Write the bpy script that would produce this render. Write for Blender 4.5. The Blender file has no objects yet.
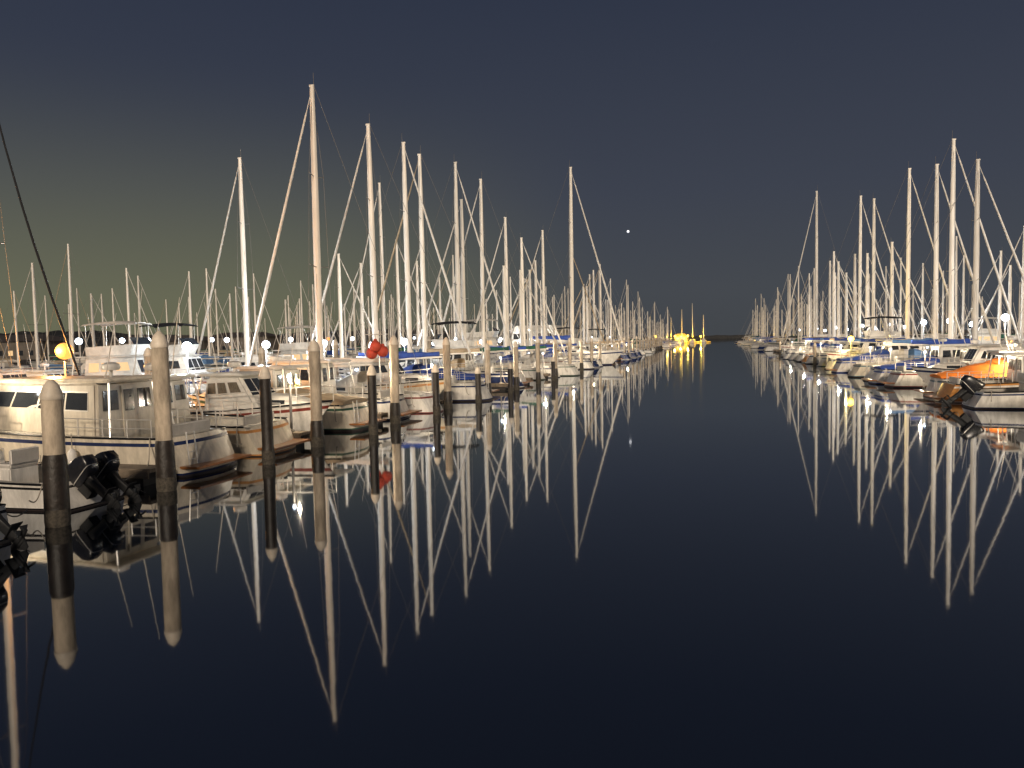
import bpy, math, random, bmesh
from mathutils import Vector, Matrix
R = random.Random(11)
scene = bpy.context.scene
scene.view_settings.view_transform = 'Standard'
scene.view_settings.look = 'None'
scene.view_settings.exposure = 0
COL = scene.collection
pi = math.pi

# ------------------------------------------------------------------ materials
def M(name, col, rough=.5, metal=0, var=.25, scale=2.5, bump=0, emit=None, es=0, stretch=(1,1,1), rnd=.12, spec=.5):
    m = bpy.data.materials.new(name); m.use_nodes = True
    nt = m.node_tree; N = nt.nodes; L = nt.links
    b = N['Principled BSDF']
    b.inputs['Roughness'].default_value = rough
    b.inputs['Metallic'].default_value = metal
    b.inputs['Specular IOR Level'].default_value = spec
    tc = N.new('ShaderNodeTexCoord'); mp = N.new('ShaderNodeMapping')
    mp.inputs['Scale'].default_value = stretch
    L.new(tc.outputs['Object'], mp.inputs['Vector'])
    nz = N.new('ShaderNodeTexNoise'); nz.inputs['Scale'].default_value = scale
    nz.inputs['Detail'].default_value = 5; nz.inputs['Roughness'].default_value = .65
    L.new(mp.outputs[0], nz.inputs['Vector'])
    mr = N.new('ShaderNodeMapRange')
    mr.inputs[1].default_value = .35; mr.inputs[2].default_value = .65
    mr.inputs[3].default_value = 1-var; mr.inputs[4].default_value = 1.0
    L.new(nz.outputs[0], mr.inputs[0])
    oi = N.new('ShaderNodeObjectInfo')
    m2 = N.new('ShaderNodeMapRange'); m2.inputs[3].default_value = 1-rnd*2; m2.inputs[4].default_value = 1
    L.new(oi.outputs['Random'], m2.inputs[0])
    mu = N.new('ShaderNodeMath'); mu.operation = 'MULTIPLY'
    L.new(mr.outputs[0], mu.inputs[0]); L.new(m2.outputs[0], mu.inputs[1])
    vm = N.new('ShaderNodeVectorMath'); vm.operation = 'SCALE'
    vm.inputs[0].default_value = col[:3]
    L.new(mu.outputs[0], vm.inputs['Scale'])
    L.new(vm.outputs[0], b.inputs['Base Color'])
    if bump:
        bp = N.new('ShaderNodeBump'); bp.inputs['Strength'].default_value = bump; bp.inputs['Distance'].default_value = .02
        L.new(nz.outputs[0], bp.inputs['Height']); L.new(bp.outputs[0], b.inputs['Normal'])
    if emit:
        b.inputs['Emission Color'].default_value = (*emit, 1); b.inputs['Emission Strength'].default_value = es
    return m

GEL = M('white_gelcoat', (.82,.79,.74), .3, 0, .32, 1.6, 0, stretch=(3,3,.6), rnd=.16)
GEL2 = M('cream_gelcoat', (.78,.70,.57), .35, 0, .32, 1.6, 0, stretch=(3,3,.6), rnd=.16)
NAVY = M('navy_hull_paint', (.02,.035,.11), .25, 0, .3)
GREEN = M('green_hull_paint', (.03,.09,.06), .3)
REDP = M('dark_red_paint', (.22,.045,.035), .35)
TEAL = M('teal_paint', (.03,.12,.16), .35)
BLACKP = M('black_paint', (.012,.012,.014), .25, 0, .3, spec=.4)
ANTI = M('antifouling_paint', (.03,.02,.02), .7)
DECK = M('nonskid_deck', (.55,.52,.46), .7, 0, .3, 5)
CAB = M('cabin_gelcoat', (.80,.77,.71), .35, 0, .3, 2, rnd=.14)
WOOD = M('varnished_teak', (.36,.15,.05), .3, 0, .45, 3, 0, stretch=(1,6,6))
BROWNH = M('varnished_brown_hull', (.60,.28,.085), .3, 0, .35, 2, 0, stretch=(1,6,6))
GLASS = M('dark_window_glass', (.03,.034,.04), .06, 0, .2, spec=.9)
CURT = M('curtained_window', (.20,.17,.13), .12, 0, .6, 6, 0, stretch=(8,8,.3))
GLASSW = M('lit_window_glass', (.3,.2,.1), .2, 0, .2, emit=(1,.66,.34), es=.8)
ALU = M('painted_mast_aluminium', (.97,.90,.80), .42, 0, .18, .6, rnd=.16, stretch=(1,1,.6))
STEEL = M('stainless_steel', (.75,.72,.67), .3, .4, .15)
WIRE = M('rigging_wire', (.22,.20,.18), .5, .1, .1)
BLUEC = M('blue_canvas', (.03,.08,.36), .8, 0, .35, 4, .5)
LBLUEC = M('pale_blue_canvas', (.12,.25,.48), .8, 0, .35, 4, .5)
TANC = M('tan_canvas', (.48,.37,.24), .85, 0, .3, 4, .5)
WHITEC = M('white_sailcloth', (.76,.71,.64), .8, 0, .25, 4, .5)
GREENC = M('green_canvas', (.02,.11,.07), .85, 0, .35, 4, .5)
BLACKC = M('black_canvas', (.012,.012,.016), .85, 0, .3, 4, .5)
REDC = M('orange_canvas', (.9,.25,.03), .8, 0, .3, 4, .5)
REDB = M('red_buoy_rubber', (.52,.06,.03), .75, 0, .35, 5)
ENG = M('outboard_black_cowling', (.020,.021,.026), .25, 0, .3, spec=.5)
ENGG = M('outboard_dark_leg', (.018,.019,.021), .4, 0, .3, spec=.3)
ROPE = M('rope', (.4,.36,.3), .9)
RUB = M('white_fender_vinyl', (.75,.73,.7), .5)
RUBB = M('blue_fender_vinyl', (.05,.12,.4), .5)
CONC = M('pile_concrete', (.64,.53,.40), .85, 0, .55, 3.5, .8, stretch=(1,1,.3))
PILED = M('wet_dark_pile', (.030,.022,.017), .5, 0, .6, 6, 1.0)
PILEB = M('barnacle_band', (.085,.072,.055), .8, 0, .7, 14, 1.0)
CAPM = M('pile_cap_plastic', (.85,.74,.60), .5, 0, .3, 3)
PLANK = M('dock_planking', (.24,.19,.14), .85, 0, .5, 3, .6, stretch=(1,8,1))
FLOAT = M('dock_float', (.035,.03,.027), .8, 0, .4)
ROCK = M('breakwater_rock', (.05,.05,.05), .9, 0, .5, .5, 1)
HILL = M('hill_vegetation', (.02,.024,.03), .95, 0, .4, .02)
LAND = M('shore_ground', (.05,.045,.04), .9, 0, .4, .3)
WALLM = M('stucco_wall', (.16,.14,.12), .85, 0, .3, .6)
WALLW = M('white_shed_cladding', (.75,.74,.70), .7, 0, .25, 1.2)
ROOFM = M('shingle_roof', (.06,.05,.05), .85, 0, .4, 2)
POLE = M('galvanised_pole', (.25,.24,.23), .5, .3)
LAMPW = M('lamp_glass_white', (.3,.3,.3), .4, 0, 0, emit=(.76,.88,1), es=12)
LAMPO = M('lamp_glass_amber', (.10,.03,.01), .4, 0, 0, emit=(1,.36,.07), es=2.0, spec=.1)
LAMPY = M('lamp_glass_yellow', (.3,.2,.02), .4, 0, 0, emit=(1,.60,.06), es=12)
LAMPB = M('pedestal_lamp_blue', (.5,.6,.9), .4, 0, 0, emit=(.55,.75,1), es=14)
STARM = M('star_glow', (1,1,1), .5, 0, 0, emit=(.85,.9,1), es=1.0)
SEAT = M('vinyl_seat', (.55,.52,.48), .6)

# ------------------------------------------------------------------ mesh builder
class MB:
    def __init__(s): s.v=[]; s.f=[]; s.m=[]; s.mats=[]
    def mi(s, mat):
        if mat not in s.mats: s.mats.append(mat)
        return s.mats.index(mat)
    def face(s, ids, mat): s.f.append(tuple(ids)); s.m.append(s.mi(mat))
    def hexa(s, p, mat):
        b=len(s.v); s.v+= [tuple(q) for q in p]
        for q in ((3,2,1,0),(4,5,6,7),(0,1,5,4),(1,2,6,5),(2,3,7,6),(3,0,4,7)):
            s.face([b+i for i in q], mat)
    def box(s, x0,x1,y0,y1,z0,z1, mat):
        s.hexa([(x0,y0,z0),(x1,y0,z0),(x1,y1,z0),(x0,y1,z0),(x0,y0,z1),(x1,y0,z1),(x1,y1,z1),(x0,y1,z1)], mat)
    def loft(s, rings, mat, cap=True, closed=True):
        b=len(s.v); n=len(rings[0])
        for r in rings: s.v += [tuple(q) for q in r]
        for i in range(len(rings)-1):
            for j in range(n if closed else n-1):
                k=(j+1)%n
                s.face((b+i*n+j,b+i*n+k,b+(i+1)*n+k,b+(i+1)*n+j), mat)
        if cap:
            s.face([b+j for j in range(n)][::-1], mat)
            s.face([b+(len(rings)-1)*n+j for j in range(n)], mat)
    def tube(s, p0,p1,r0,r1=None,n=8,mat=None):
        s.path([p0,p1],[r0, r0 if r1 is None else r1],n,mat)
    def path(s, pts, r, n=6, mat=None):
        pts=[Vector(p) for p in pts]
        if not isinstance(r,(list,tuple)): r=[r]*len(pts)
        rings=[]
        for i,p in enumerate(pts):
            if i==0: d=pts[1]-p
            elif i==len(pts)-1: d=p-pts[i-1]
            else: d=(pts[i+1]-p).normalized()+(p-pts[i-1]).normalized()
            if d.length<1e-6: d=Vector((0,0,1))
            d.normalize()
            up=Vector((0,0,1)) if abs(d.z)<.9 else Vector((1,0,0))
            a=d.cross(up).normalized(); c=d.cross(a)
            rings.append([p+(a*math.cos(2*pi*k/n)+c*math.sin(2*pi*k/n))*r[i] for k in range(n)])
        s.loft(rings, mat)
    def lathe(s, prof, n=16, mat=None, o=(0,0,0), mats=None):
        b=len(s.v)
        for (r,z) in prof:
            for k in range(n):
                s.v.append((o[0]+r*math.cos(2*pi*k/n), o[1]+r*math.sin(2*pi*k/n), o[2]+z))
        for i in range(len(prof)-1):
            mm = mats[i] if mats else mat
            for k in range(n):
                k2=(k+1)%n
                s.face((b+i*n+k,b+i*n+k2,b+(i+1)*n+k2,b+(i+1)*n+k), mm)
    def panel(s, A,B,C,D,u0,u1,v0,v1,mat,proud=.012,sign=1):
        A,B,C,D=map(Vector,(A,B,C,D))
        nrm=(B-A).cross(D-A).normalized()*sign
        def P(u,v): return (A*(1-u)+B*u)*(1-v)+(D*(1-u)+C*u)*v
        q=[P(u0,v0),P(u1,v0),P(u1,v1),P(u0,v1)]
        s.hexa([x-nrm*.01 for x in q]+[x+nrm*proud for x in q], mat)
    def build(s, name, smooth=True, bevel=0, ang=35):
        me=bpy.data.meshes.new(name); me.from_pydata(s.v,[],s.f)
        for m in s.mats: me.materials.append(m)
        me.polygons.foreach_set('material_index', s.m)
        bm=bmesh.new(); bm.from_mesh(me)
        bmesh.ops.recalc_face_normals(bm, faces=bm.faces[:])
        if bevel:
            es=[e for e in bm.edges if len(e.link_faces)==2 and e.calc_face_angle(0)>.4]
            bmesh.ops.bevel(bm, geom=es, offset=bevel, segments=3, affect='EDGES', clamp_overlap=True)
        bm.to_mesh(me); bm.free()
        if smooth:
            me.polygons.foreach_set('use_smooth',[True]*len(me.polygons))
            try: me.set_sharp_from_angle(angle=math.radians(ang))
            except Exception: pass
        me.update()
        return me

def tag(o, label, category=None, group=None, kind=None):
    if label: o['label']=label
    if category: o['category']=category
    if group: o['group']=group
    if kind: o['kind']=kind
def add(name, me, loc=(0,0,0), rz=0, parent=None, **k):
    o=bpy.data.objects.new(name, me); COL.objects.link(o)
    o.location=loc; o.rotation_euler=(0,0,rz)
    if parent: o.parent=parent
    tag(o, k.get('label'), k.get('category'), k.get('group'), k.get('kind'))
    return o

# ------------------------------------------------------------------ hull maths
class Hull:
    def __init__(s,L,B,F0,F1,um=.42,ws=.78,rake=.1,p=2.3,fl=.45,bulge=.14):
        s.L,s.B,s.F0,s.F1,s.um,s.ws,s.rk,s.p,s.fl,s.bulge=L,B,F0,F1,um,ws,rake*L,p,fl,bulge
    def w(s,u):
        if u>s.um: return max(.03, s.B/2*(1-((u-s.um)/(1-s.um))**s.p))
        return s.B/2*(s.ws+(1-s.ws)*math.sin(pi/2*u/s.um))
    def zs(s,u): return s.F0+(s.F1-s.F0)*u**1.7
    def u(s,x): return (x+s.L/2)/s.L
    def P(s,u,zf,side):
        a=.92-s.fl*u*u
        if zf>=0: k=a+(1-a)*zf**.8; z=zf*s.zs(u)
        else: k=a*(1+zf*1.3); z=zf
        k*=1-.10*(1-max(zf,0))*(1-u)**4
        x=-s.L/2+u*s.L-s.rk*(1-max(zf,-.4))*u**3 + .05*s.L*(max(zf,0)-.5)*(1-u)**6
        return (x, side*s.w(u)*k, z)
    def mesh(s, hullm, stripe, boot, n=16, name='hull', rub=None, trans=None):
        rows=[-.4,-.02,.05,.10,.35,.6,.79,.88,1]
        mats=[ANTI,ANTI,boot,hullm,hullm,hullm,stripe,hullm]
        mb=MB(); us=[ (i/n)**.9 for i in range(n+1)]
        for side in (1,-1):
            b=len(mb.v); r=len(rows)
            for u in us:
                for zf in rows: mb.v.append(s.P(u,zf,side))
            for i in range(n):
                for j in range(r-1):
                    q=[b+i*r+j,b+(i+1)*r+j,b+(i+1)*r+j+1,b+i*r+j+1]
                    mb.face(q, mats[j])
        r=len(rows); nb=(n+1)*r
        tb=len(mb.v); nc=8
        for zf in rows:
            p=s.P(0,zf,1)
            for c in range(nc+1):
                f=-1+2*c/nc; mb.v.append((p[0]-s.bulge*(1-f*f),p[1]*f,p[2]))
        for j in range(r-1):
            tm=mats[j] if j<3 else (trans or (hullm if j<5 else mats[j]))
            for c in range(nc):
                mb.face([tb+j*(nc+1)+c,tb+j*(nc+1)+c+1,tb+(j+1)*(nc+1)+c+1,tb+(j+1)*(nc+1)+c],tm)
            e=n*r
            mb.face([e+j,e+j+1,nb+e+j+1,nb+e+j], mats[j])
        for side in (1,-1):
            mb.path([s.P(u,1,side) for u in us], .03, 6, rub or hullm)
        return mb.build(name, ang=40)
    def deck(s, mat, cock=None, cw=.62, depth=.45, n=16, name='deck', cmat=None):
        st=[(i/n,False) for i in range(n+1)]
        if cock:
            a,b=cock
            st=[q for q in st if not (a-1e-4<=q[0]<=b+1e-4)]
            st+=[(a,False),(a,True),((a+b)/2,True),(b,True),(b,False)]
            st.sort(key=lambda q:(q[0], q[1] if abs(q[0]-a)<1e-4 else (not q[1])))
        rings=[]
        for u,c in st:
            x,w,z=s.P(u,1,1); z-=.03; i=w*cw; zl=z-depth if c else z+.03
            if u==0: x-=s.bulge*.55
            rings.append([(x,-w,z),(x,-i,z+.03),(x,-i,zl),(x,i,zl),(x,i,z+.03),(x,w,z)])
        mb=MB(); mb.loft(rings, mat, cap=False, closed=False)
        return mb.build(name, ang=30)
    def rail(s,u0,u1,h,mat,r=.016,n=8,side=None,name='railing'):
        mb=MB()
        if side is None:
            us=[u0+(1-u0)*i/n for i in range(n+1)]
            pts=[(s.P(u,1,1)[0],s.P(u,1,1)[1]*.94,s.P(u,1,1)[2]+h) for u in us]
            pts+=[(p[0],-p[1],p[2]) for p in pts[::-1][1:]]
            mb.path(pts,r,5,mat)
            mb.path([(p[0],p[1],p[2]-h*.5) for p in pts],r*.6,5,mat)
            for p in pts[::2]: mb.tube((p[0],p[1],p[2]-h-.03),p,r,None,5,mat)
        else:
            us=[u0+(u1-u0)*i/n for i in range(n+1)]
            pts=[(s.P(u,1,1)[0],side*s.P(u,1,1)[1]*.95,s.P(u,1,1)[2]+h) for u in us]
            mb.path(pts,r*.7,4,mat); mb.path([(p[0],p[1],p[2]-h*.48) for p in pts],r*.6,4,mat)
            for p in pts: mb.tube((p[0],p[1],p[2]-h-.03),p,r,None,5,mat)
        return mb.build(name)

# ------------------------------------------------------------------ template system
class Tpl:
    def __init__(s): s.p=[]
    def add(s,name,me,parent=None,loc=(0,0,0),rot=(0,0,0),rig=False,label=None):
        s.p.append((name,me,parent,loc,rot,rig,label)); return len(s.p)-1
def inst(tpl,name,loc,rz,label,category,group,scale=1,rk=1):
    root=bpy.data.objects.new(name,None); COL.objects.link(root)
    root.empty_display_size=.3
    root.location=loc; root.rotation_euler=(R.uniform(-.008,.008),R.uniform(-.006,.006),rz); root.scale=(scale,)*3
    tag(root,label,category,group)
    obs=[]
    for (pn,me,par,l,r,rig,lab) in tpl.p:
        o=bpy.data.objects.new(pn,me); COL.objects.link(o)
        o.parent = root if par is None else obs[par]
        o.location=l; o.rotation_euler=r
        if rig: o.scale=(1,1,rk)
        if lab: o['label']=lab
        obs.append(o)
    return root

def se_ring(cx,cy,z,a,b,n=20,e=3.0,tx=0):
    out=[]
    for k in range(n):
        t=2*pi*k/n; c,s_=math.cos(t),math.sin(t)
        out.append((cx+a*abs(c)**(2/e)*(1 if c>=0 else -1), cy+b*abs(s_)**(2/e)*(1 if s_>=0 else -1), z+tx*c))
    return out

# outboard
def outboard_meshes():
    cw=MB()
    cw.loft([se_ring(-.18,0,.04,.22,.16,e=5),se_ring(-.2,0,.10,.34,.20,e=5),se_ring(-.25,0,.30,.42,.23,e=5,tx=.02),se_ring(-.26,0,.52,.42,.22,e=5,tx=.06),
             se_ring(-.24,0,.63,.37,.19,e=4.5,tx=.10),se_ring(-.22,0,.68,.28,.13,e=4,tx=.10)],ENG)
    cw.loft([se_ring(-.22,0,.185,.39,.222,e=5),se_ring(-.22,0,.205,.39,.222,e=5)],STEEL)
    cow=cw.build('cowling',ang=38)
    lg=MB()
    lg.loft([se_ring(-.2,0,.12,.16,.12,12),se_ring(-.2,0,-.25,.12,.08,12),se_ring(-.22,0,-.62,.11,.05,12),se_ring(-.22,0,-.95,.13,.035,12)],ENGG)
    lg.hexa([(-.5,-.13,-.62),(-.05,-.08,-.62),(-.05,.08,-.62),(-.5,.13,-.62),(-.5,-.13,-.6),(-.05,-.08,-.6),(-.05,.08,-.6),(-.5,.13,-.6)],ENGG)
    lg.path([(.06,0,-.85),(-.05,0,-.85),(-.3,0,-.85),(-.42,0,-.85)],[.02,.07,.075,.05],10,ENGG)
    lg.hexa([(-.3,-.012,-1.1),(-.2,-.012,-1.1),(-.2,.012,-1.1),(-.3,.012,-1.1),(-.38,-.02,-.9),(-.1,-.02,-.9),(-.1,.02,-.9),(-.38,.02,-.9)],ENGG)
    lg.box(-.08,.16,-.14,.14,-.3,.08,ENGG)
    leg=lg.build('outboard_motor')
    pr=MB(); pr.path([(0,0,0),(-.12,0,0)],[.05,.035],10,ENGG)
    for k in range(3):
        a=k*2*pi/3
        def q(r,w,x): return (x, r*math.cos(a)+w*math.sin(a)*-1, r*math.sin(a)+w*math.cos(a))
        pr.hexa([q(.04,-.03,-.02),q(.04,.03,-.09),q(.04,.035,-.09),q(.04,-.025,-.02),q(.19,-.07,-.02),q(.19,.06,-.10),q(.19,.065,-.1),q(.19,-.065,-.02)],ENGG)
    prop=pr.build('propeller')
    return leg,cow,prop
OB=outboard_meshes()
def add_outboard(t,x,y,z,tilt):
    i=t.add('outboard_motor',OB[0],None,(x,y,z),(0,tilt,0))
    t.add('cowling',OB[1],i); t.add('propeller',OB[2],i,(-.42,0,-.85))

def fender_mesh(mat):
    mb=MB(); mb.lathe([(.0,-.32),(.08,-.3),(.12,-.22),(.12,.2),(.08,.29),(.03,.33),(.0,.34)],12,mat); mb.tube((0,0,.33),(0,0,.75),.012,None,5,ROPE)
    return mb.build('fender',ang=60)
FEN=fender_mesh(RUB); FENB=fender_mesh(RUBB)

def mooring(h,side,u,out,back):
    p=h.P(u,1,side); q=(p[0]+back,p[1]+side*out,.45)
    pts=[]
    for i in range(7):
        f=i/6; pts.append((p[0]*(1-f)+q[0]*f,p[1]*(1-f)+q[1]*f,(p[2]+.03)*(1-f)+q[2]*f-.22*math.sin(pi*f)))
    mb=MB(); mb.path(pts,.016,5,ROPE); return mb.build('mooring_line')

HT=16.0
# ------------------------------------------------------------------ sailing yacht
def sail_tpl(L,B,hullm,stripe,cover,jib,dodger=True,open_win=GLASS,brightwood=False,jr=1.0,sag=0):
    t=Tpl(); h=Hull(L,B,.95*L/12+.1,1.35*L/12+.15,um=.45,ws=.66,rake=.11,p=2.1,fl=.3,bulge=.3)
    t.add('hull',h.mesh(hullm,stripe,stripe,rub=WOOD if brightwood else None))
    cxa=-.12*L; cxf=.22*L
    t.add('deck',h.deck(DECK,cock=(.07,h.u(cxa)),cw=.55,depth=.4))
    mb=MB(); rings=[]; S=[]
    for i in range(8):
        f=i/7; x=cxa+(cxf-cxa)*f; u=h.u(x); w=h.w(u)*.62*(1-.25*f); zb=h.zs(u)-.03; ht=.46*(1-.35*f**2)
        if i==7: ht=.06
        if i==6: ht=.34
        S.append((x,w,zb,zb+ht)); rings.append([(x,-w,zb),(x,-w*.92,zb+ht*.8),(x,-w*.75,zb+ht),(x,0,zb+ht*1.12),(x,w*.75,zb+ht),(x,w*.92,zb+ht*.8),(x,w,zb)])
    mb.loft(rings,CAB); ci=t.add('cabin',mb.build('cabin',ang=35))
    for side in (1,-1):
        for (a,b) in ((0,2),(3,5)):
            A=S[a];Bq=S[b]; m=MB()
            P=[(A[0]+.12,side*A[1]*1.0,A[2]),(Bq[0],side*Bq[1],Bq[2]),(Bq[0],side*Bq[1]*.92,Bq[2]+(Bq[3]-Bq[2])*.8),(A[0]+.12,side*A[1]*.92,A[2]+(A[3]-A[2])*.8)]
            m.panel(*P,.05,.92,.35,.85,open_win,.012,sign=-side)
            t.add('window',m.build('window',bevel=.005),ci)
    m=MB(); m.box(cxf-.9,cxf-.35,-.28,.28,h.zs(h.u(cxf-.6))+.28,h.zs(h.u(cxf-.6))+.36,GLASS)
    t.add('hatch',m.build('hatch',bevel=.02),ci)
    z0=S[0][3]
    if dodger:
        m=MB(); rg=[]
        for f in (0,.25,.6,1):
            x=cxa-.5+f*1.3; hh=.75*(1-f**2*.85); w=S[0][1]*.95
            rg.append([(x,-w,z0-.1),(x,-w*.95,z0-.1+hh*.8),(x,-w*.6,z0+hh-.1),(x,w*.6,z0+hh-.1),(x,w*.95,z0-.1+hh*.8),(x,w,z0-.1)])
        m.loft(rg,cover,cap=False,closed=False); t.add('dodger',m.build('dodger',ang=50))
    m=MB(); wx=-.36*L; wz=h.zs(.1)+.35
    m.path([(wx,.38*math.cos(a*pi/8),wz+.38*math.sin(a*pi/8)) for a in range(17)],.015,5,STEEL)
    for a in range(3): m.tube((wx,-.38*math.cos(a*pi/3),wz-.38*math.sin(a*pi/3)),(wx,.38*math.cos(a*pi/3),wz+.38*math.sin(a*pi/3)),.01,None,4,STEEL)
    m.box(wx+.02,wx+.25,-.12,.12,wz-.75,wz+.1,GEL); t.add('steering_wheel',m.build('steering_wheel'))
    xm=.07*L; zd=1.45*L/12; hh=HT-zd
    m=MB(); rings=[]
    for z,r in ((-.1,1),(hh*.6,.95),(hh*.85,.8),(hh,.6)):
        rings.append([(.20*r*math.cos(k*pi/6),.155*r*math.sin(k*pi/6),z) for k in range(12)])
    m.loft(rings,ALU); m.tube((-.1,0,hh),(-.1,0,hh+.6),.012,None,4,WIRE); m.box(-.12,.15,-.03,.03,hh-.05,hh+.04,ALU)
    mi=t.add('mast',m.build('mast'),None,(xm,0,zd),(0,0,0),True)
    for z,ln in ((hh*.4,B*.32),(hh*.7,B*.23)):
        m=MB(); m.path([(-.1,-ln,z+.1),(0,0,z),(-.1,ln,z+.1)],.022,6,WIRE); t.add('spreader',m.build('spreader'),mi)
    for side in (1,-1):
        m=MB(); bw=h.w(h.u(xm))*.95
        m.path([(0,0,hh*.98),(-.1,side*B*.23,hh*.7+.1),(-.1,side*B*.32,hh*.4+.1),(-.05,side*bw,-.15)],.011,4,WIRE)
        m.path([(0,0,hh*.42),(-.3,side*bw,-.15)],.009,4,WIRE)
        t.add('shroud',m.build('shroud'),None,(xm,0,zd),(0,0,0),True)
    bl=.36*L; 
    m=MB(); m.tube((-.1,0,0),(-bl,0,.12),.085,.07,10,ALU); bi=t.add('boom',m.build('boom'),None,(xm,0,zd+1.05))
    m=MB(); rg=[]
    for i in range(11):
        f=i/10; x=-.18-(bl-.35)*f; r=.26*(1-.5*f)+.025*math.sin(i*2.1); 
        rg.append([(x,r*.62*math.cos(k*pi/5),.13+.12*f+ r*(1.15*math.sin(k*pi/5)*(1.2 if math.sin(k*pi/5)>0 else .6))) for k in range(10)])
    m.loft(rg,cover); t.add('sail_cover',m.build('sail_cover',ang=60),bi)
    xb=h.P(1,1,1)[0]-.1-xm; zbow=h.zs(1)-zd
    m=MB(); top=Vector((.1,0,hh*.97)); bot=Vector((xb,0,zbow+.1)); 
    def SP(f): 
        q=bot.lerp(top,f); q.x-=sag*math.sin(pi*f); return q
    m.path([SP(f) for f in (0,.04,.08,.25,.4,.5,.65,.8,.93,.95,1)],[.02,.03,.09*jr,.09*jr,.085*jr,.08*jr,.07*jr,.06*jr,.05*jr,.02,.02],8,jib)
    t.add('forestay',m.build('forestay',ang=60),None,(xm,0,zd),(0,0,0),True,'furled jib rolled on the forestay')
    xs=-L/2-xm; m=MB(); m.tube((-.1,0,hh),(xs+.15,0,h.zs(0)-zd),.011,None,4,WIRE); t.add('backstay',m.build('backstay'),None,(xm,0,zd),(0,0,0),True)
    t.add('bow_railing',h.rail(.84,1,.6,STEEL,n=4,name='bow_railing'))
    for side in (1,-1): t.add('side_railing',h.rail(.04,.8,.6,STEEL,n=7,side=side,name='side_railing'))
    for u,side in ((.3,1),(.6,1),(.3,-1),(.62,-1)):
        p=h.P(u,1,side); t.add('fender',FEN if u<.5 else FENB,None,(p[0],p[1]+side*.13,p[2]-.6))
    for side in (1,-1): t.add('mooring_line',mooring(h,side,.04,.7,-.5))
    m=MB(); xx=-L/2-.36
    for y in (-.18,.18): m.tube((xx,y,.12),(xx+.06,y,h.zs(0)+.45),.018,None,6,STEEL)
    for z in (.25,.5,.75,1.0): m.tube((xx+.01,-.18,z),(xx+.01,.18,z),.014,None,5,STEEL)
    t.add('stern_ladder',m.build('stern_ladder'))
    t.xm=xm; t.zd=zd; t.L=L
    return t

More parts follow.
